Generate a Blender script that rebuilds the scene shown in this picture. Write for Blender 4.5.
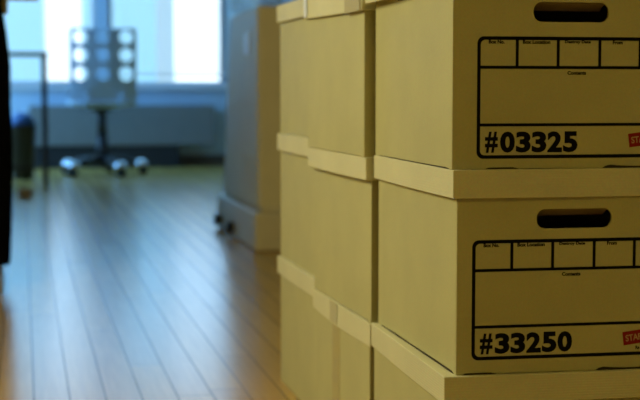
import bpy, bmesh, math, random
from mathutils import Vector, Matrix
random.seed(7)
for o in list(bpy.data.objects): bpy.data.objects.remove(o)
SC = bpy.context.scene
COL = SC.collection
PI = math.pi
R = math.radians

# ---------------------------------------------------------------- camera
cam_d = bpy.data.cameras.new('camera')
cam = bpy.data.objects.new('camera', cam_d); COL.objects.link(cam)
YAW, PITCH, CAMH, FPX = 11.784, 4.3746, .6185, 1424.4
cam.location = (0, 0, CAMH)
cam.rotation_euler = (R(90 - PITCH), 0, R(-YAW))
cam_d.sensor_width = 23.6
cam_d.lens = FPX * 23.6 / 640
cam_d.clip_start = .02
cam_d.dof.use_dof = True
cam_d.dof.focus_distance = 1.74
cam_d.dof.aperture_fstop = 4.2
SC.camera = cam

# ---------------------------------------------------------------- world, lights, exposure
w = bpy.data.worlds.new('sky'); SC.world = w; w.use_nodes = True
bg = w.node_tree.nodes['Background']
bg.inputs[0].default_value = (.29, .62, .86, 1); bg.inputs[1].default_value = 1.75

def area(name, loc, aim, sx, sy, power, color):
    l = bpy.data.lights.new(name, 'AREA'); l.shape = 'RECTANGLE'; l.size = sx; l.size_y = sy
    l.energy = power; l.color = color
    o = bpy.data.objects.new(name, l); COL.objects.link(o); o.location = loc
    o.rotation_euler = (Vector(aim) - Vector(loc)).to_track_quat('-Z', 'Y').to_euler()
    return o
sun_d = bpy.data.lights.new('sun', 'SUN'); sun_d.energy = 6.0; sun_d.angle = R(1); sun_d.color = (.90, .95, 1)
sun = bpy.data.objects.new('sun', sun_d); COL.objects.link(sun)
sun.rotation_euler = (R(50), 0, R(10))
area('warm_room_lamp', (-1.35, 2.35, 1.75), (.5, 2.1, .45), .7, .7, 31, (1, .915, .49))
area('ceiling_lamp_light', (.6, -.6, 2.45), (.6, .6, 0), 1.2, 1.2, 12.8, (1, .74, .10))
area('added_cool_fill', (-1.6, 10.3, 1.5), (.9, 11.8, .5), 1.6, 1.5, 90, (.18, .50, 1))  # added cool fill for the far end; no window on this side
area('back_window_daylight', (.55, 11.55, 1.5), (.4, 7, .3), 2.2, 1.4, 20, (.16, .52, .95))

vs = SC.view_settings
SC.display_settings.display_device = 'sRGB'
vs.view_transform = 'Standard'; vs.look = 'None'; vs.gamma = 1; vs.use_curve_mapping = False
vs.exposure = 0

# ---------------------------------------------------------------- materials
def mat(name, col, rough=.6, metal=0, spec=.5, noise=0, nscale=40, bump=0, bscale=200, trans=0, alpha=1, sheen=0):
    m = bpy.data.materials.new(name); m.use_nodes = True
    nt = m.node_tree; p = nt.nodes['Principled BSDF']
    p.inputs['Base Color'].default_value = (*col, 1)
    p.inputs['Roughness'].default_value = rough
    p.inputs['Metallic'].default_value = metal
    p.inputs['Specular IOR Level'].default_value = spec
    p.inputs['Transmission Weight'].default_value = trans
    p.inputs['Alpha'].default_value = alpha
    tc = nt.nodes.new('ShaderNodeTexCoord')
    if noise:
        n = nt.nodes.new('ShaderNodeTexNoise'); n.inputs['Scale'].default_value = nscale; n.inputs['Detail'].default_value = 5
        r = nt.nodes.new('ShaderNodeValToRGB')
        r.color_ramp.elements[0].position = .3; r.color_ramp.elements[1].position = .7
        r.color_ramp.elements[0].color = (*[c * (1 - noise) for c in col], 1)
        r.color_ramp.elements[1].color = (*[min(1, c * (1 + noise)) for c in col], 1)
        nt.links.new(tc.outputs['Object'], n.inputs['Vector']); nt.links.new(n.outputs['Fac'], r.inputs['Fac'])
        nt.links.new(r.outputs['Color'], p.inputs['Base Color'])
    if bump:
        n = nt.nodes.new('ShaderNodeTexNoise'); n.inputs['Scale'].default_value = bscale; n.inputs['Detail'].default_value = 3
        b = nt.nodes.new('ShaderNodeBump'); b.inputs['Strength'].default_value = bump; b.inputs['Distance'].default_value = .001
        nt.links.new(tc.outputs['Object'], n.inputs['Vector']); nt.links.new(n.outputs['Fac'], b.inputs['Height'])
        nt.links.new(b.outputs['Normal'], p.inputs['Normal'])
    return m

def cardboard(name, col, flutes):
    """paper-faced corrugated board: soft blotches, fibre grain and faint flute lines"""
    m = mat(name, col, rough=.62, spec=.3)
    nt = m.node_tree; p = nt.nodes['Principled BSDF']; L = nt.links.new
    tc = nt.nodes.new('ShaderNodeTexCoord')
    n1 = nt.nodes.new('ShaderNodeTexNoise'); n1.inputs['Scale'].default_value = 9; n1.inputs['Detail'].default_value = 4
    r = nt.nodes.new('ShaderNodeValToRGB')
    r.color_ramp.elements[0].position = .3; r.color_ramp.elements[1].position = .72
    r.color_ramp.elements[0].color = (*[c * .93 for c in col], 1); r.color_ramp.elements[1].color = (*[min(1, c * 1.04) for c in col], 1)
    L(tc.outputs['Object'], n1.inputs['Vector']); L(n1.outputs['Fac'], r.inputs['Fac'])
    n2 = nt.nodes.new('ShaderNodeTexNoise'); n2.inputs['Scale'].default_value = 420; n2.inputs['Detail'].default_value = 4
    L(tc.outputs['Object'], n2.inputs['Vector'])
    mx = nt.nodes.new('ShaderNodeMix'); mx.data_type = 'RGBA'; mx.blend_type = 'MULTIPLY'; mx.inputs[0].default_value = .22
    L(r.outputs['Color'], mx.inputs[6]); L(n2.outputs['Color'], mx.inputs[7])
    bc = nt.nodes.new('ShaderNodeHueSaturation'); bc.inputs['Saturation'].default_value = 1; bc.inputs['Value'].default_value = 1.12
    L(mx.outputs[2], bc.inputs['Color']); L(bc.outputs['Color'], p.inputs['Base Color'])
    wv = nt.nodes.new('ShaderNodeTexWave'); wv.wave_type = 'BANDS'; wv.bands_direction = 'Z' if flutes == 'h' else 'X'
    wv.inputs['Scale'].default_value = 95; wv.inputs['Distortion'].default_value = .6
    L(tc.outputs['Object'], wv.inputs['Vector'])
    b1 = nt.nodes.new('ShaderNodeBump'); b1.inputs['Strength'].default_value = .2 if flutes == 'h' else .10; b1.inputs['Distance'].default_value = .0006
    b2 = nt.nodes.new('ShaderNodeBump'); b2.inputs['Strength'].default_value = .2; b2.inputs['Distance'].default_value = .0004
    L(wv.outputs['Fac'], b1.inputs['Height']); L(n2.outputs['Fac'], b2.inputs['Height'])
    L(b1.outputs['Normal'], b2.inputs['Normal']); L(b2.outputs['Normal'], p.inputs['Normal'])
    return m

PLANK, PH = .0715, .0137
def floor_mat():
    m = mat('oak_strip_floor', (.3, .18, .08), rough=.3)
    nt = m.node_tree; p = nt.nodes['Principled BSDF']; L = nt.links.new
    def M(op, a, b=None, c=None):
        n = nt.nodes.new('ShaderNodeMath'); n.operation = op
        for i, v in enumerate((a, b, c)):
            if v is None: continue
            if isinstance(v, (int, float)): n.inputs[i].default_value = v
            else: L(v, n.inputs[i])
        return n.outputs[0]
    g = nt.nodes.new('ShaderNodeNewGeometry'); s = nt.nodes.new('ShaderNodeSeparateXYZ'); L(g.outputs['Position'], s.inputs[0])
    u = M('DIVIDE', M('SUBTRACT', s.outputs[0], PH), PLANK)
    row = M('FLOOR', u); fu = M('FRACT', u)
    wn = nt.nodes.new('ShaderNodeTexWhiteNoise'); wn.noise_dimensions = '1D'; L(row, wn.inputs['W'])
    v = M('ADD', M('DIVIDE', s.outputs[1], 1.45), M('MULTIPLY', wn.outputs['Value'], 7.3))
    cell = M('FLOOR', v); fv = M('FRACT', v)
    wn2 = nt.nodes.new('ShaderNodeTexWhiteNoise'); wn2.noise_dimensions = '2D'
    cb = nt.nodes.new('ShaderNodeCombineXYZ'); L(row, cb.inputs[0]); L(cell, cb.inputs[1]); L(cb.outputs[0], wn2.inputs['Vector'])
    ramp = nt.nodes.new('ShaderNodeValToRGB'); e = ramp.color_ramp.elements
    e[0].position = 0; e[0].color = (.62, .38, .095, 1); e[1].position = 1; e[1].color = (.76, .49, .13, 1)
    x = e.new(.5); x.color = (.69, .43, .11, 1)
    L(wn2.outputs['Value'], ramp.inputs[0])
    # grain, stretched along the strips
    mp = nt.nodes.new('ShaderNodeMapping'); mp.inputs['Scale'].default_value = (60, 3, 1)
    L(g.outputs['Position'], mp.inputs['Vector'])
    gn = nt.nodes.new('ShaderNodeTexNoise'); gn.inputs['Scale'].default_value = 1.5; gn.inputs['Detail'].default_value = 6
    L(mp.outputs[0], gn.inputs['Vector'])
    mix = nt.nodes.new('ShaderNodeMix'); mix.data_type = 'RGBA'; mix.blend_type = 'MULTIPLY'; mix.inputs[0].default_value = .35
    L(ramp.outputs[0], mix.inputs[6]); L(gn.outputs['Fac'], mix.inputs[7])
    # seams
    du = M('MULTIPLY', M('MINIMUM', fu, M('SUBTRACT', 1, fu)), PLANK)
    dv = M('MULTIPLY', M('MINIMUM', fv, M('SUBTRACT', 1, fv)), 1.45)
    d = M('MINIMUM', du, dv)
    gap = M('SMOOTH_MIN', M('DIVIDE', d, .0026), 1, .2)
    mix2 = nt.nodes.new('ShaderNodeMix'); mix2.data_type = 'RGBA'; mix2.inputs[6].default_value = (.03, .018, .01, 1)
    L(M('MAXIMUM', gap, 0), mix2.inputs[0]); L(mix.outputs[2], mix2.inputs[7]); L(mix2.outputs[2], p.inputs['Base Color'])
    rr = M('ADD', .23, M('MULTIPLY', wn2.outputs['Value'], .02)); L(rr, p.inputs['Roughness'])
    b = nt.nodes.new('ShaderNodeBump'); b.inputs['Strength'].default_value = .15; b.inputs['Distance'].default_value = .0005
    L(gap, b.inputs['Height']); L(b.outputs['Normal'], p.inputs['Normal']); L(b.outputs['Normal'], p.inputs['Coat Normal'])
    L(M('MULTIPLY', .25, gap), p.inputs['Specular IOR Level']); L(M('MULTIPLY', .10, gap), p.inputs['Coat Weight']); p.inputs['Coat Roughness'].default_value = .16
    return m

MT = dict(
    body=cardboard('cardboard_body', (.575, .545, .295), 'v'),
    lid=cardboard('cardboard_lid', (.75, .72, .50), 'h'),
    inside=mat('cardboard_inside', (.34, .26, .13), .8, noise=.1),
    ink=mat('black_ink', (.004, .004, .005), .7, spec=.1),
    red=mat('red_ink', (.30, .016, .012), .7, spec=.1),
    white_ink=mat('pale_ink', (.55, .36, .22), .7, spec=.1),
    tape=mat('clear_tape', (.52, .45, .22), .5, spec=.3),
    lid_tape=mat('clear_tape_on_lid', (.60, .55, .33), .45, spec=.3),
    white_tape=mat('white_tape', (.86, .86, .86), .4),
    floor=floor_mat(),
    wall_blue=mat('blue_grey_wall_paint', (.50, .66, .80), .7, noise=.03, nscale=6, bump=.1, bscale=90),
    wall=mat('painted_wall', (.55, .56, .55), .7, noise=.03, nscale=6, bump=.1, bscale=90),
    ceil=mat('ceiling_paint', (.6, .58, .52), .8, noise=.02, nscale=5),
    frame=mat('window_frame_paint', (.75, .78, .8), .45, noise=.02, nscale=9),
    base=mat('baseboard_paint', (.10, .09, .08), .5, noise=.05),
    slat=mat('blind_slat', (.80, .84, .86), .45, noise=.02, nscale=30),
    heater=mat('heater_enamel', (.21, .22, .21), .5, noise=.04, nscale=12),
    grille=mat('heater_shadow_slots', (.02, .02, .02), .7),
    cab=mat('cabinet_laminate', (.78, .70, .42), .5, noise=.04, nscale=8),
    plinth=mat('plinth_paint', (.72, .64, .40), .45, noise=.04, nscale=8),
    black=mat('black_plastic', (.012, .012, .013), .45, noise=.1),
    blackmetal=mat('black_metal', (.02, .022, .025), .4, metal=.3, noise=.1),
    chrome=mat('chrome', (.75, .78, .82), .12, metal=1, noise=.02),
    shell=mat('chair_shell_plastic', (.50, .68, .84), .4, noise=.03, nscale=10),
    coat=mat('black_wool', (.003, .003, .003), 1, spec=0, noise=.3, nscale=60, bump=.4, bscale=300),
    wood=mat('pale_wood', (.42, .34, .12), .5, noise=.15, nscale=14),
    tan=mat('tan_paper', (.45, .30, .13), .8, noise=.15, nscale=40),
    bluebag=mat('blue_plastic_film', (.04, .13, .32), .3, noise=.1),
    plate=mat('white_plate', (.85, .86, .88), .4, noise=.01),
    facade=mat('sunlit_render', (.9, .9, .9), .8, noise=.03, nscale=.5),
    facade_blue=mat('blue_grey_painted_shade', (.10, .26, .40), .8, noise=.03, nscale=.5),  # shade of the third building put into its base colour
    gap=mat('painted_gap_shade', (.045, .032, .014), .9, noise=.2),  # dark tone that paints shade into gaps under the box bodies
    tub=mat('clear_white_plastic', (.80, .90, 1), .35, trans=.75, spec=.4, noise=.02),
)
tm = MT['tub'].node_tree; tl_ = tm.nodes.new('ShaderNodeBsdfTranslucent'); tl_.inputs[0].default_value = (.92, .97, 1, 1)
tx = tm.nodes.new('ShaderNodeMixShader'); tx.inputs[0].default_value = .85
tm.nodes['Principled BSDF'].inputs['Transmission Weight'].default_value = 0
tm.links.new(tm.nodes['Principled BSDF'].outputs[0], tx.inputs[1]); tm.links.new(tl_.outputs[0], tx.inputs[2])
ty = tm.nodes.new('ShaderNodeMixShader'); ty.inputs[0].default_value = .72; tz = tm.nodes.new('ShaderNodeBsdfTransparent')
tm.links.new(tx.outputs[0], ty.inputs[1]); tm.links.new(tz.outputs[0], ty.inputs[2])
tm.links.new(ty.outputs[0], tm.nodes['Material Output'].inputs[0])
glass = bpy.data.materials.new('window_glass'); glass.use_nodes = True
nt = glass.node_tree; nt.nodes.remove(nt.nodes['Principled BSDF'])
tb = nt.nodes.new('ShaderNodeBsdfTransparent'); gb = nt.nodes.new('ShaderNodeBsdfGlossy'); gb.inputs['Roughness'].default_value = .02
mxs = nt.nodes.new('ShaderNodeMixShader'); fr = nt.nodes.new('ShaderNodeFresnel'); fr.inputs[0].default_value = 1.45
nt.links.new(fr.outputs[0], mxs.inputs[0]); nt.links.new(tb.outputs[0], mxs.inputs[1]); nt.links.new(gb.outputs[0], mxs.inputs[2])
nt.links.new(mxs.outputs[0], nt.nodes['Material Output'].inputs[0]); MT['glass'] = glass

# ---------------------------------------------------------------- mesh helpers
def box(bm, x0, x1, y0, y1, z0, z1):
    v = [bm.verts.new(p) for p in ((x0,y0,z0),(x1,y0,z0),(x1,y1,z0),(x0,y1,z0),(x0,y0,z1),(x1,y0,z1),(x1,y1,z1),(x0,y1,z1))]
    for f in ((0,3,2,1),(4,5,6,7),(0,1,5,4),(1,2,6,5),(2,3,7,6),(3,0,4,7)): bm.faces.new([v[i] for i in f])
    return v
def tube(bm, pts, rad, n=12, cap=True):
    """round bar through pts; rad a number or a list"""
    pts = [Vector(p) for p in pts]; rings = []
    for i, p in enumerate(pts):
        d = (pts[min(i+1, len(pts)-1)] - pts[max(i-1, 0)]).normalized()
        a = d.cross(Vector((0,0,1)));  a = a.normalized() if a.length > 1e-3 else Vector((1,0,0))
        b = d.cross(a); r = rad[i] if isinstance(rad, (list, tuple)) else rad
        rings.append([bm.verts.new(p + (a*math.cos(2*PI*k/n) + b*math.sin(2*PI*k/n))*r) for k in range(n)])
    for q, s in zip(rings, rings[1:]):
        for k in range(n): bm.faces.new((q[k], q[(k+1)%n], s[(k+1)%n], s[k]))
    if cap: bm.faces.new(rings[0][::-1]); bm.faces.new(rings[-1])
def poly_prism(bm, outer, holes, T, depth):
    """flat outline with holes, given thickness; T maps (u, v, w) to a point"""
    loops = [outer] + holes; edges = []; allv = []
    for lp in loops:
        vs_ = [bm.verts.new(T(u, v, 0)) for u, v in lp]; allv += vs_
        edges += [bm.edges.new((vs_[i], vs_[(i+1) % len(vs_)])) for i in range(len(vs_))]
    r = bmesh.ops.triangle_fill(bm, edges=edges, use_beauty=True, use_dissolve=False)
    faces = [g for g in r['geom'] if isinstance(g, bmesh.types.BMFace)]
    ext = bmesh.ops.extrude_face_region(bm, geom=faces)
    off = Vector(T(0, 0, depth)) - Vector(T(0, 0, 0))
    bmesh.ops.translate(bm, verts=[g for g in ext['geom'] if isinstance(g, bmesh.types.BMVert)], vec=off)
def stadium(u0, u1, v0, v1, n=8, r=None):
    r = r or (v1 - v0) / 2; pts = []
    for cx, cy, a0 in ((u1-r, v1-r, 0), (u0+r, v1-r, 90), (u0+r, v0+r, 180), (u1-r, v0+r, 270)):
        for k in range(n+1):
            a = R(a0 + 90*k/n); pts.append((cx + r*math.cos(a), cy + r*math.sin(a)))
    out = [pts[0]]
    for p in pts[1:]:
        if abs(p[0]-out[-1][0]) + abs(p[1]-out[-1][1]) > 1e-6: out.append(p)
    if abs(out[0][0]-out[-1][0]) + abs(out[0][1]-out[-1][1]) < 1e-6: out.pop()
    return out
def obj(name, bm, m, parent=None, bevel=0, smooth=False, loc=None, seg=2, **props):
    bmesh.ops.recalc_face_normals(bm, faces=bm.faces)
    me = bpy.data.meshes.new(name); bm.to_mesh(me); bm.free()
    me.materials.append(m)
    if smooth:
        for p in me.polygons: p.use_smooth = True
    o = bpy.data.objects.new(name, me); COL.objects.link(o)
    if parent: o.parent = parent
    if loc: o.location = loc
    if bevel:
        b = o.modifiers.new('bevel', 'BEVEL'); b.width = bevel; b.segments = seg; b.limit_method = 'ANGLE'; b.angle_limit = R(40)
    for k, v in props.items(): o[k] = v
    return o
def thing(name, label, cat, loc=(0,0,0), rotz=0, group=None):
    o = bpy.data.objects.new(name, None); COL.objects.link(o); o.empty_display_size = .05
    o.location = loc; o.rotation_euler = (0, 0, rotz); o['label'] = label; o['category'] = cat
    if group: o['group'] = group
    return o
def text_bm(s, size, offset, u, v, bold_w=None, fit=None, ang=0):
    """lettering as a flat mesh in (u, v); fit=(w, h) stretches it to a rectangle"""
    cu = bpy.data.curves.new('txt', 'FONT'); cu.body = s; cu.size = size; cu.offset = offset; cu.resolution_u = 4
    to = bpy.data.objects.new('txt', cu); COL.objects.link(to)
    bpy.context.view_layer.update()
    me = to.evaluated_get(bpy.context.evaluated_depsgraph_get()).to_mesh()
    vs_ = [(q.co.x, q.co.y) for q in me.vertices]; fs = [tuple(p.vertices) for p in me.polygons]
    bpy.data.objects.remove(to); bpy.data.curves.remove(cu)
    x0 = min(p[0] for p in vs_); x1 = max(p[0] for p in vs_); y0 = min(p[1] for p in vs_); y1 = max(p[1] for p in vs_)
    sx = fit[0]/(x1-x0) if fit else 1; sy = fit[1]/(y1-y0) if fit else 1
    c, sn = math.cos(ang), math.sin(ang)
    out = []
    for x, y in vs_:
        a, b = (x-x0)*sx, (y-y0)*sy
        out.append((u + a*c - b*sn, v + a*sn + b*c))
    return out, fs
def add_flat(bm, data, y):
    vs_, fs = data; vv = [bm.verts.new((p[0], y, p[1])) for p in vs_]
    for f in fs:
        try: bm.faces.new([vv[i] for i in f])
        except ValueError: pass

# ---------------------------------------------------------------- the room
def struct(name, bm, m, **k): return obj(name, bm, m, kind='structure', **k)
XL, XR, YB, YF, HC = -2.0, 3.4, 11.8, -2.2, 2.6
bm = bmesh.new(); box(bm, XL-.1, XR+.1, YF-.1, YB+.15, -.1, 0); struct('floor', bm, MT['floor'])
bm = bmesh.new(); box(bm, XL-.1, XR+.1, YF-.1, YB+.15, HC, HC+.1); struct('ceiling', bm, MT['ceil'])
bm = bmesh.new(); box(bm, XL-.1, XL, YF, YB, 0, HC); struct('wall_left', bm, MT['wall'])
bm = bmesh.new(); box(bm, XR, XR+.1, YF, YB, 0, HC); struct('wall_right', bm, MT['wall'])
bm = bmesh.new(); box(bm, XL-.1, XR+.1, YF-.1, YF, 0, HC); struct('wall_front', bm, MT['wall'])
W1, W2 = (-1.25, .607), (.696, 1.98)
ZS, ZT = .648, 2.25
bm = bmesh.new()
box(bm, XL-.1, XR+.1, YB, YB+.15, 0, ZS); box(bm, XL-.1, XR+.1, YB, YB+.15, ZT, HC)
for a, b in ((XL-.1, W1[0]), (W1[1], W2[0]), (W2[1], XR+.1)): box(bm, a, b, YB, YB+.15, ZS, ZT)
struct('wall_back', bm, MT['wall_blue'])
bm = bmesh.new(); box(bm, XL, XR, YB-.015, YB, 0, .09); struct('baseboard_back', bm, MT['base'], bevel=.003)

for n, (a, b) in enumerate((W1, W2), 1):
    wn = bpy.data.objects.new('window_%d' % n, None); COL.objects.link(wn); wn.location = (0, 0, 0); wn['kind'] = 'structure'
    bm = bmesh.new(); t = .035
    box(bm, a, a+t, YB+.05, YB+.10, ZS, ZT); box(bm, b-t, b, YB+.05, YB+.10, ZS, ZT)
    box(bm, a+t, b-t, YB+.05, YB+.10, ZS, ZS+.05); box(bm, a+t, b-t, YB+.05, YB+.10, ZT-.05, ZT)
    obj('window_frame', bm, MT['frame'], wn, bevel=.003)
    bm = bmesh.new(); box(bm, a+t, b-t, YB+.073, YB+.077, ZS+.05, ZT-.05); obj('window_glass', bm, MT['glass'], wn)
    bm = bmesh.new(); box(bm, a-.02 if n == 1 else a-.04, b+(.04 if n == 1 else .05), YB-.035, YB+.05, ZS-.022, ZS+.006)
    obj('window_sill', bm, MT['frame'], wn, bevel=.004)
# blinds: thin horizontal slats on ladder cords, each hung in its own window
for n, (a, b, zb) in enumerate(((W1[0]+.01, W1[1]-.01, .677), (W2[0]+.01, W2[1]-.01, .737)), 1):
    lab = ('pale venetian blind in the left window behind the chair, hanging lower' if n == 1 else
           'pale venetian blind in the brighter right window, stopping just above the sill')
    t = thing('venetian_blind', lab, 'blind', ((a+b)/2, YB+.022, zb), group='blinds in the far windows')
    h = (b-a)/2
    bm = bmesh.new(); z = .022
    while z + zb < ZT - .05:
        tl = R(14); c, s = .0125*math.cos(tl), .0125*math.sin(tl); k = []
        for yy, zz in ((-c, z-s), (0, z+.0012), (c, z+s)):
            k.append((bm.verts.new((-h, yy, zz)), bm.verts.new((h, yy, zz))))
        bm.faces.new((k[0][0], k[0][1], k[1][1], k[1][0])); bm.faces.new((k[1][0], k[1][1], k[2][1], k[2][0]))
        z += .0218
    sl = obj('slats', bm, MT['slat'], t); so = sl.modifiers.new('thick', 'SOLIDIFY'); so.thickness = .0009
    bm = bmesh.new(); box(bm, -h, h, -.013, .013, 0, .014); obj('bottom_rail', bm, MT['slat'], t, bevel=.003)
    bm = bmesh.new(); box(bm, -h, h, -.018, .018, ZT-zb-.04, ZT-zb); obj('head_rail', bm, MT['frame'], t, bevel=.003)
    for q in (-.8, 0, .8):
        bm = bmesh.new(); tube(bm, ((q*h, -.014, 0), (q*h, -.014, ZT-zb-.03)), .001, 6); obj('ladder_cord', bm, MT['frame'], t)

# sunlit buildings across the street, only seen as glare through the slats
def facade(label, x0, x1, y0, z1, m='facade'):
    t = thing('building', label, 'building', ((x0+x1)/2, y0, -3), group='pale buildings across the street')
    hw = (x1-x0)/2
    bm = bmesh.new(); box(bm, -hw, hw, 0, 3, 0, z1+3); obj('wall', bm, MT[m], t)
    bm = bmesh.new(); box(bm, -hw-.1, hw+.1, -.12, 3.1, z1+3, z1+3.2); obj('cornice', bm, MT[m], t)
facade('white sunlit building glaring behind the right half of the right blind', 2.30, 3.00, 22, 8)
facade('white sunlit building glaring behind the left blind', .36, .90, 22, 8)
facade('blue grey building with shade painted into its colour behind the right edge of the right blind', 3.21, 3.58, 22.3, 8, 'facade_blue')
bm = bmesh.new(); box(bm, -30, 30, YB+2, 60, -3.2, -3); struct('trim_street', bm, MT['wall'])

# convector heater under the windows
t = thing('convector_heater', 'long low dark grey heater casing on the floor under the windows', 'heater', (.75, YB-.14, 0))
bm = bmesh.new(); box(bm, -.70, .79, -.09, .10, .18, .50); obj('casing', bm, MT['heater'], t, bevel=.008)
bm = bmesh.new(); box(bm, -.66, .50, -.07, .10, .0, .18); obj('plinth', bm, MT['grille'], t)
bm = bmesh.new()
for k in range(46): box(bm, -.66+k*.031, -.66+k*.031+.022, -.07, .07, .50, .503)
obj('top_grille', bm, MT['grille'], t)

# ---------------------------------------------------------------- storage boxes
BW, BD, TH = .300, .412, .004
LW, LD, LH = .313, .425, .0355
def glyph_row(s, u, v, H):
    out = []; x = u
    for ch in s:
        wd = H*.63 if ch == '#' else H*.735
        off = .03 if ch == '#' else .044
        out.append(text_bm(ch, 1, off, x, v, fit=(wd, H)))
        x += wd + H*(.115 if ch == '#' else .052)
    return out
def storage_box(label, fl, yaw, z0, z1, lid_fl, lid_yaw, number=None, form=None, skew=0, tilt=0, side_gap=.001, sag=0, front_notches=None, tape=None, group=None):
    """fl: front-left bottom corner of the body; yaw: degrees the depth axis leans right"""
    a = R(yaw); ex = Vector((math.cos(a), -math.sin(a), 0)); ey = Vector((math.sin(a), math.cos(a), 0))
    c = Vector((fl[0], fl[1], z0)) + ex*BW/2 + ey*BD/2
    root = thing('storage_box', label, 'box', c, -a, group)
    H = z1 - z0 - .003 - .0004
    hw, hd = BW/2, BD/2
    bm = bmesh.new()
    # front panel with hand hole and notches along the bottom fold
    if front_notches:
        nl, nr = -hw + front_notches[0], -hw + front_notches[1]
        o = [(-hw, .0003), (nl+.001, .0003), (nl+.005, .0019), (nl+.037, .0022), (nl+.044, .0006), (nr+.001, .0004),
             (nr+.006, .0030), (nr+.012, .0042), (nr+.022, .0033), (nr+.042, .0024), (nr+.072, .0028), (nr+.078, .0004), (hw, .0003), (hw, H), (-hw, H)]
    else:
        o = [(-hw, 0), (hw, 0), (hw, H), (-hw, H)]
    hole = stadium(-hw+.1040, -hw+.2025, .1828, .2072, 7, .0108)
    poly_prism(bm, o, [hole], lambda u, v, w_: (u, -hd + w_, v), TH)
    poly_prism(bm, [(-hw, 0), (hw, 0), (hw, H), (-hw, H)], [stadium(-.049, .049, .1828, .2072, 7, .0108)], lambda u, v, w_: (u, hd - w_, v), TH)
    g = side_gap
    side = [(-hd+TH, 0), (-hd+.012, 0), (-hd+.018, g), (-hd+.10, g*1.15), (.02, g*.8), (.10, g), (hd-.05, g*.4), (hd-TH, 0), (hd-TH, H), (-hd+TH, H)]
    for s in (-1, 1):
        poly_prism(bm, side, [], lambda u, v, w_: (s*(hw - w_), u, v), TH)
    box(bm, -hw+TH, hw-TH, -hd+TH, hd-TH, .016, .019)
    for q in bm.verts: q.co.x -= (q.co.y + hd)*math.sin(R(skew))
    obj('body', bm, MT['body'], root, bevel=.0013)
    if front_notches:     # dark strips that paint shade into the gaps along the bottom
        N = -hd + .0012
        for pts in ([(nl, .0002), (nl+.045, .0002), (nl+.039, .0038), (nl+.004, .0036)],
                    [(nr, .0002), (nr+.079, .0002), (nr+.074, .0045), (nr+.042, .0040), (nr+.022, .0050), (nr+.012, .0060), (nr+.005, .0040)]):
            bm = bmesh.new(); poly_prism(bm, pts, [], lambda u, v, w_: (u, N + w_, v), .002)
            so_ = obj('notch_shade', bm, MT['gap'], root, label='dark painted shade in a bottom notch')
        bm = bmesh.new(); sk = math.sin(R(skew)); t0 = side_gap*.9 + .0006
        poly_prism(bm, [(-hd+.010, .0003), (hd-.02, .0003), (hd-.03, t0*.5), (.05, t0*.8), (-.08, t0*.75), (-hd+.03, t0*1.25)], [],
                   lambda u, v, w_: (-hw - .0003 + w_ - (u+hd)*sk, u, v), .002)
        obj('side_gap_shade', bm, MT['gap'], root, label='dark seam shade painted along the bottom of the long side')
    # tongue of board folded in behind the hand hole
    bm = bmesh.new(); v = box(bm, -hw+.108, -hw+.199, -.0012, .0012, -.019, 0)
    bmesh.ops.rotate(bm, verts=bm.verts, cent=(0,0,0), matrix=Matrix.Rotation(R(62), 3, 'X'))
    bmesh.ops.translate(bm, verts=bm.verts, vec=(0, -hd+.006, .2075))
    obj('handle_flap', bm, MT['inside'], root, label='brown inner side of the folded hand-hole flap')
    # lid
    la = R(lid_yaw); lx = Vector((math.cos(la), -math.sin(la), 0)); ly = Vector((math.sin(la), math.cos(la), 0))
    lc = Vector((lid_fl[0], lid_fl[1], z1)) + lx*LW/2 + ly*LD/2
    d = lc - c; inv = Matrix.Rotation(a, 3, 'Z'); d = inv @ Vector((d.x, d.y, d.z))
    bm = bmesh.new(); w2, d2, t = LW/2, LD/2, .003
    def ring(ins, z, sg=0):
        N = 14; pts = []
        cs = [(-w2+ins, -d2+ins), (w2-ins, -d2+ins), (w2-ins, d2-ins), (-w2+ins, d2-ins)]
        for i in range(4):
            p, q = cs[i], cs[(i+1) % 4]
            for k in range(N):
                f = k/N; amp = sg*(1 if i in (1, 3) else .35)
                bul = -.0008*math.sin(PI*f)*(1 if sg else 0)
                nx, ny = ((0,-1),(1,0),(0,1),(-1,0))[i]
                pts.append(bm.verts.new((p[0]+(q[0]-p[0])*f - nx*bul*.6, p[1]+(q[1]-p[1])*f - ny*bul*.6, z - amp*math.sin(PI*f))))
        return pts
    sg = .0006 + sag
    A = ring(0, 0); B = ring(0, -LH, sg); C_ = ring(t, -LH, sg); D = ring(t, -t)
    for P, Q in ((A, B), (B, C_), (C_, D)):
        n = len(P)
        for k in range(n): bm.faces.new((P[k], P[(k+1) % n], Q[(k+1) % n], Q[k]))
    bm.faces.new(A); bm.faces.new(D[::-1])
    lid = obj('lid', bm, MT['lid'], root, bevel=.0012, loc=d); lid.rotation_euler = (0, 0, -(la - a))
    if tilt:      # lid not pushed down at its far end
        lid.rotation_euler = (R(tilt), 0, -(la - a)); lid.location = d + Vector((0, 0, LD/2*math.sin(R(tilt))))
    # printed form
    if form is not None:
        du, dz = form; y = -hd - .0003; T = lambda u, v, w_: (u-hw+du, y+w_, v+dz)
        bm = bmesh.new(); lw = .0043; u0, u1, v0, v1 = .020, .2815, .0184, .1697
        poly_prism(bm, stadium(u0, u1, v0, v1, 6, .0085), [stadium(u0+lw, u1-lw, v0+lw, v1-lw, 6, .0058)], T, .0002)
        for a_, b_, c_, e_ in ((u0+lw*.5, u1-lw*.5, .1298, .1298+lw*.85), (u0+lw*.5, u1-lw*.5, .0585, .0585+lw*.85)):
            poly_prism(bm, [(a_, c_), (b_, c_), (b_, e_), (a_, e_)], [], T, .0002)
        for u in (.0695, .1230, .1780, .2318):
            poly_prism(bm, [(u, .130), (u+lw*.9, .130), (u+lw*.9, .1685), (u, .1685)], [], T, .0002)
        pf = obj('printed_form', bm, MT['ink'], root, label='black printed form frame')
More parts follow.
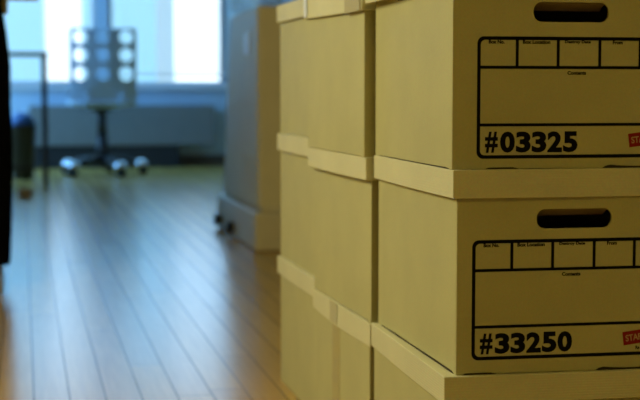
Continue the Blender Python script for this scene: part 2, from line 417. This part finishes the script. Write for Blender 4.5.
        for s, uc, wd, vv in (('Box No.', .0447, .0170, .1617), ('Box Location', .0965, .0300, .1617), ('Destroy Date', .1506, .0285, .1617),
                              ('From', .2035, .0110, .1617), ('Contents', .1497, .0205, .1235)):
            bm = bmesh.new(); add_flat(bm, text_bm(s, 1, .045, uc-wd*.6-hw+du, vv-.0010+dz, fit=(wd*1.2, .0048)), y)
            obj('form_heading', bm, MT['ink'], pf, label='small black heading %s' % s)
        bm = bmesh.new(); tl = R(7)
        def TT(u, v, w_):
            return (.2200+du-hw + u*math.cos(tl) - v*math.sin(tl), y-.0001+w_, .0310+dz + u*math.sin(tl) + v*math.cos(tl))
        poly_prism(bm, [(.0015, 0), (.045, 0), (.045, .0172), (.0015, .0172)], [], TT, .0002)
        patch = obj('logo_patch', bm, MT['red'], root, label='red printed patch with pale lettering')
        bm = bmesh.new()
        add_flat(bm, text_bm('STAPLES', .012, .0003, TT(.0048, .0044, 0)[0], TT(.0048, .0044, 0)[2], fit=(.036, .0085), ang=tl), y-.00035)
        obj('logo_lettering', bm, MT['white_ink'], patch)
        bm = bmesh.new(); add_flat(bm, text_bm('Re', .005, .0002, .2375+du-hw, .0258+dz, fit=(.0052, .0046)), y)
        obj('small_print', bm, MT['ink'], root)
        if number:
            bm = bmesh.new()
            for gdat in glyph_row(number, .0308-hw+du, .0258+dz, .0262): add_flat(bm, gdat, y)
            obj('box_number', bm, MT['ink'], root, label='large black number %s' % number)
    return root, c, d

INS = .0062
def simple(label, lid_fl, yaw, z0, z1, dx=0, **k):
    a = R(yaw); fl = (dx+lid_fl[0]+INS*math.cos(a)+INS*math.sin(a), lid_fl[1]+INS*math.cos(a)-INS*math.sin(a))
    return storage_box(label, fl, yaw, z0, z1, lid_fl, yaw, **k)
GF = 'cardboard storage boxes stacked three high'
F1 = simple('lowest cream storage box of the nearest stack, mostly below the picture', (.5087, 1.6818), 1.52, 0, .2634, skew=.4, form=(0, 0), group=GF)
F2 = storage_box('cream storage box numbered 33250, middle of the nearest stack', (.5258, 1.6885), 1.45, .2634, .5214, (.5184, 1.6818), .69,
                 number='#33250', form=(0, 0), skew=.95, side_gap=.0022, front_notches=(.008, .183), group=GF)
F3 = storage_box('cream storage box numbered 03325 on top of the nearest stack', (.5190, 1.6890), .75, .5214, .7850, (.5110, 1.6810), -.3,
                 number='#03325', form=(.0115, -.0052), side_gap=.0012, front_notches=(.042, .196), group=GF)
M1 = simple('bottom cream storage box of the middle stack, tape strip on its lid', (.5203, 2.1163), -.54, 0, .2590, dx=-.0050, skew=-.75, side_gap=.002, sag=.004, group=GF)
M2 = simple('cream storage box halfway up the middle stack', (.5127, 2.1163), -.71, .2590, .5174, dx=.0045, side_gap=.002, group=GF)
M3 = simple('top cream storage box of the middle stack', (.5046, 2.112), -.7, .5174, .776, tilt=.95, group=GF)
B1 = simple('bottom cream storage box of the farthest stack, standing on the floor', (.5297, 2.5527), -.2, 0, .2682, sag=.001, group=GF)
B2 = simple('cream storage box halfway up the farthest stack', (.5317, 2.5527), -.45, .2682, .5294, group=GF)
B3 = simple('top cream storage box of the farthest stack', (.5310, 2.5530), -.4, .5294, .797, group=GF)
def tape(owner, y0, y1, z0, z1, m, x=-.1570, label=None):
    bm = bmesh.new(); box(bm, x-.0008, x-.0003, y0, y1, z0, z1); o = obj('tape_strip', bm, m, owner[0])
    if label: o['label'] = label
tape(M1, .010, .066, .2226, .2592, MT['lid_tape'], -.1516, 'clear brownish tape strip')
tape(M1, .010, .066, .02, .2222, MT['tape'], -.1469)
tape(M3, .180, .204, .232, .268, MT['white_tape'], -.1575, 'small scrap of white tape')
tape(M3, -.208, -.110, .2231, .2586, MT['tape'], -.1575)

# ---------------------------------------------------------------- grey cabinet behind the boxes
t = thing('low_cabinet', 'grey-beige low cabinet with deep plinth standing behind the farthest box stack', 'cabinet', (1.30, 5.95, 0))
bm = bmesh.new(); v = box(bm, -.413, .40, -.53, .45, .165, .945)
v[7].co.y = .25; v[7].co.x = -.407; v[6].co.y = .25; obj('body', bm, MT['cab'], t, bevel=.012)
bm = bmesh.new()
v = box(bm, -.430, .43, -.56, .53, .0, .150); obj('plinth', bm, MT['plinth'], t, bevel=.012)
bm = bmesh.new(); box(bm, -.400, .405, -.535, .505, .150, .175); obj('plinth_moulding', bm, MT['plinth'], t, bevel=.008)
bm = bmesh.new(); box(bm, -.417, -.411, -.33, -.20, .765, .850); obj('label_plate', bm, MT['plate'], t, bevel=.002, label='small white plate')
for yy in (.40, .02):
    bm = bmesh.new(); tube(bm, ((-.462, yy, .042), (-.430, yy, .042)), .024, 18)
    tube(bm, ((-.450, yy, .045), (-.43, yy, .06)), .012, 8)
    obj('caster', bm, MT['black'], t, bevel=.004, label='small black wheel')
t = thing('plastic_tub', 'pale translucent plastic tub with rounded corners on top of the grey cabinet', 'tub', (.975, 6.0, .945))
bm = bmesh.new(); prof = stadium(-.10, .10, -.17, .17, 6, .045); rings = []
for s, z in ((.86, 0), (.93, .02), (1, .24), (1.05, .245), (1.05, .25), (.97, .25), (.90, .03), (.82, .012)):
    rings.append([bm.verts.new((x*s, y*s, z)) for x, y in prof])
for q, s in zip(rings, rings[1:]):
    for k in range(len(q)): bm.faces.new((q[k], q[(k+1) % len(q)], s[(k+1) % len(q)], s[k]))
bm.faces.new(rings[0][::-1]); bm.faces.new(rings[-1]); obj('tub_shell', bm, MT['tub'], t, smooth=True)

# ---------------------------------------------------------------- swivel chair
CX, CY = .575, 10.62
t = thing('swivel_chair', 'pale swivel chair with a perforated square back, in front of the window', 'chair', (CX, CY, 0))
bm = bmesh.new()
holes = [stadium(cx-.050, cx+.050, cz-.050, cz+.050, 8) for cx in (-.163, 0, .163) for cz in (.742, .876, 1.005)]
poly_prism(bm, stadium(-.237, .237, .535, 1.068, 6, .025), holes, lambda u, v, w_: (u, -.235 + w_ + .10*(u/.237)**2*.3 - (v-.54)*.10, v), .014)
obj('backrest', bm, MT['shell'], t)
bm = bmesh.new(); pr = stadium(-.25, .25, -.23, .24, 6, .09); rings = []
for s, z in ((.80, .505), (.97, .515), (1, .53), (.985, .545), (.9, .548), (.3, .540)): rings.append([bm.verts.new((x*s, y*s, z)) for x, y in pr])
for q, s in zip(rings, rings[1:]):
    for k in range(len(q)): bm.faces.new((q[k], q[(k+1) % len(q)], s[(k+1) % len(q)], s[k]))
bm.faces.new(rings[0][::-1]); bm.faces.new(rings[-1]); obj('seat', bm, MT['shell'], t, smooth=True)
bm = bmesh.new(); tube(bm, ((-.13, -.262, .60), (-.13, -.236, .52), (-.12, -.10, .50), (.12, -.10, .50), (.13, -.236, .52), (.13, -.262, .60)), .010, 10)
obj('back_frame', bm, MT['shell'], t, smooth=True)
bm = bmesh.new(); tube(bm, ((0,0,.07), (0,0,.30)), .044, 16); tube(bm, ((0,0,.30), (0,0,.47)), .034, 16); tube(bm, ((0,0,.46), (0,0,.505)), [.05, .11], 16)
obj('post', bm, MT['black'], t, smooth=True)
for k in range(5):
    a = R(72*k + 5); c, s = math.cos(a), math.sin(a)
    bm = bmesh.new(); tube(bm, ((c*.02, s*.02, .115), (c*.15, s*.15, .108), (c*.30, s*.30, .080)), [.030, .026, .020], 12)
    leg = obj('leg', bm, MT['black'], t, smooth=True)
    bm = bmesh.new(); cc = Vector((c*.30, s*.30, .030)); sd = Vector((-s, c, 0))
    tube(bm, (cc - sd*.028, cc - sd*.006), .030, 16); tube(bm, (cc + sd*.006, cc + sd*.028), .030, 16); tube(bm, (cc, cc + Vector((0,0,.05))), .010, 8)
    obj('caster', bm, MT['black'], leg)
    bm = bmesh.new(); bmesh.ops.create_uvsphere(bm, u_segments=20, v_segments=12, radius=1)
    for q in bm.verts: q.co = Vector((c*.285 + q.co.x*.056, s*.285 + q.co.y*.056, .072 + q.co.z*(.042 if q.co.z > 0 else .012)))
    obj('caster_hood', bm, MT['chrome'], leg, smooth=True, label='shiny metal hood over the caster')

# ---------------------------------------------------------------- things along the left edge
t = thing('metal_table', 'thin black metal table at the far left, its legs against the bright window', 'table', (-.22, 9.45, 0))
bm = bmesh.new(); box(bm, -.45, .385, -.27, .27, .845, .862); obj('tabletop', bm, MT['blackmetal'], t, bevel=.003)
for x in (-.43, .362):
    for y in (-.25, .25):
        bm = bmesh.new(); box(bm, x-.014, x+.014, y-.014, y+.014, 0, .845); obj('leg', bm, MT['blackmetal'], t, bevel=.003)
bm = bmesh.new()
for x in (-.43, .362): box(bm, x-.01, x+.01, -.24, .24, .10, .12)
box(bm, -.43, .362, .24, .26, .10, .12); obj('stretcher', bm, MT['blackmetal'], t)

t = thing('waste_bin', 'black waste bin on the floor beyond the hanging black coat', 'bin', (.0, 10.2, 0))
bm = bmesh.new(); rings = []
for r_, z in ((.070, 0), (.095, .37), (.10, .375), (.10, .385), (.092, .385), (.066, .012)):
    rings.append([bm.verts.new((r_*math.cos(2*PI*k/24), r_*math.sin(2*PI*k/24), z)) for k in range(24)])
for q, s in zip(rings, rings[1:]):
    for k in range(24): bm.faces.new((q[k], q[(k+1) % 24], s[(k+1) % 24], s[k]))
bm.faces.new(rings[0][::-1]); bm.faces.new(rings[-1]); obj('bin_shell', bm, MT['black'], t, smooth=True)
bm = bmesh.new(); bmesh.ops.create_icosphere(bm, subdivisions=3, radius=1)
for q in bm.verts:
    n = 1 + .10*math.sin(q.co.x*9 + q.co.z*5) + .06*math.sin(q.co.y*13)
    q.co = Vector((q.co.x*.083*n, q.co.y*.083*n, .40 + q.co.z*.075*n))
obj('bin_liner', bm, MT['bluebag'], t, smooth=True, label='crumpled blue plastic bag filling the top')

t = thing('clothes_rail', 'low pale wooden clothes rail at the left edge, carrying a black coat', 'clothes rail', (-.40, 4.62, 0))
bm = bmesh.new(); box(bm, -.45, .455, -.022, .022, .903, .945); obj('rail', bm, MT['wood'], t, bevel=.004)
for x in (-.40, .31):
    bm = bmesh.new(); box(bm, x-.02, x+.02, -.02, .02, .035, .903); obj('post', bm, MT['wood'], t, bevel=.004)
    bm = bmesh.new(); box(bm, x-.022, x+.022, -.20, .20, 0, .035); obj('foot', bm, MT['wood'], t, bevel=.006)
    bm = bmesh.new(); v = box(bm, x+.02, x+.05, -.018, .018, .86, .903); obj('bracket', bm, MT['wood'], t)
# coat draped over the rail: two hanging sides joined over the top
bm = bmesh.new(); NU, NV = 30, 44; grid = []
edge = [(0, -.046), (.06, -.042), (.10, -.058), (.20, -.045), (.32, -.034), (.45, -.036), (.60, -.032), (.75, -.036), (.88, -.040), (1, -.046)]
def edge_x(f):
    for (a, xa), (b, xb) in zip(edge, edge[1:]):
        if f <= b: return xa + (xb-xa)*(f-a)/(b-a)
    return edge[-1][1]
for j in range(-NV, NV+1):
    f = abs(j)/NV; row = []
    z = .958 - (.958-.085)*max(0, f-.03)/.97
    side = -1 if j < 0 else 1
    off = side*min(.034, f*1.2*.034/.04)
    for i in range(NU+1):
        u = i/NU; x0, x1 = -.37-.03*f, edge_x(f)
        x = x0 + (x1-x0)*u
        y = off + side*f*(.018*math.sin(u*19+f*2) + .012*math.sin(u*41+1) + .012) + side*.035*f
        row.append(bm.verts.new((x + .40 - .0, y, z - (.012*math.sin(u*9) if f > .97 else 0))))
    grid.append(row)
for a, b in zip(grid, grid[1:]):
    for i in range(NU): bm.faces.new((a[i], a[i+1], b[i+1], b[i]))
for q in bm.verts: q.co += Vector((-.40, 4.62, 0))
coat = obj('coat', bm, MT['coat'], smooth=True)
coat['label'] = 'black coat draped over the pale wooden rail at the left edge'; coat['category'] = 'coat'
so = coat.modifiers.new('thick', 'SOLIDIFY'); so.thickness = .006; so.offset = 0

# crumpled tan paper on the floor
bm = bmesh.new(); bmesh.ops.create_icosphere(bm, subdivisions=3, radius=1)
rr = random.Random(3); ph = [rr.uniform(0, 6) for _ in range(6)]
for q in bm.verts:
    c = q.co.copy(); n = 1 + .22*math.sin(c.x*7+ph[0])*math.sin(c.y*6+ph[1]) + .18*math.sin(c.z*9+ph[2]+c.x*4)
    q.co = Vector((c.x*.043*n, c.y*.035*n, max(0, .030 + c.z*.032*n)))
for q in bm.verts: q.co += Vector((.012, 8.4, 0))
o = obj('crumpled_paper', bm, MT['tan']); o['label'] = 'small crumpled tan paper lying on the floor at the far left'; o['category'] = 'paper'
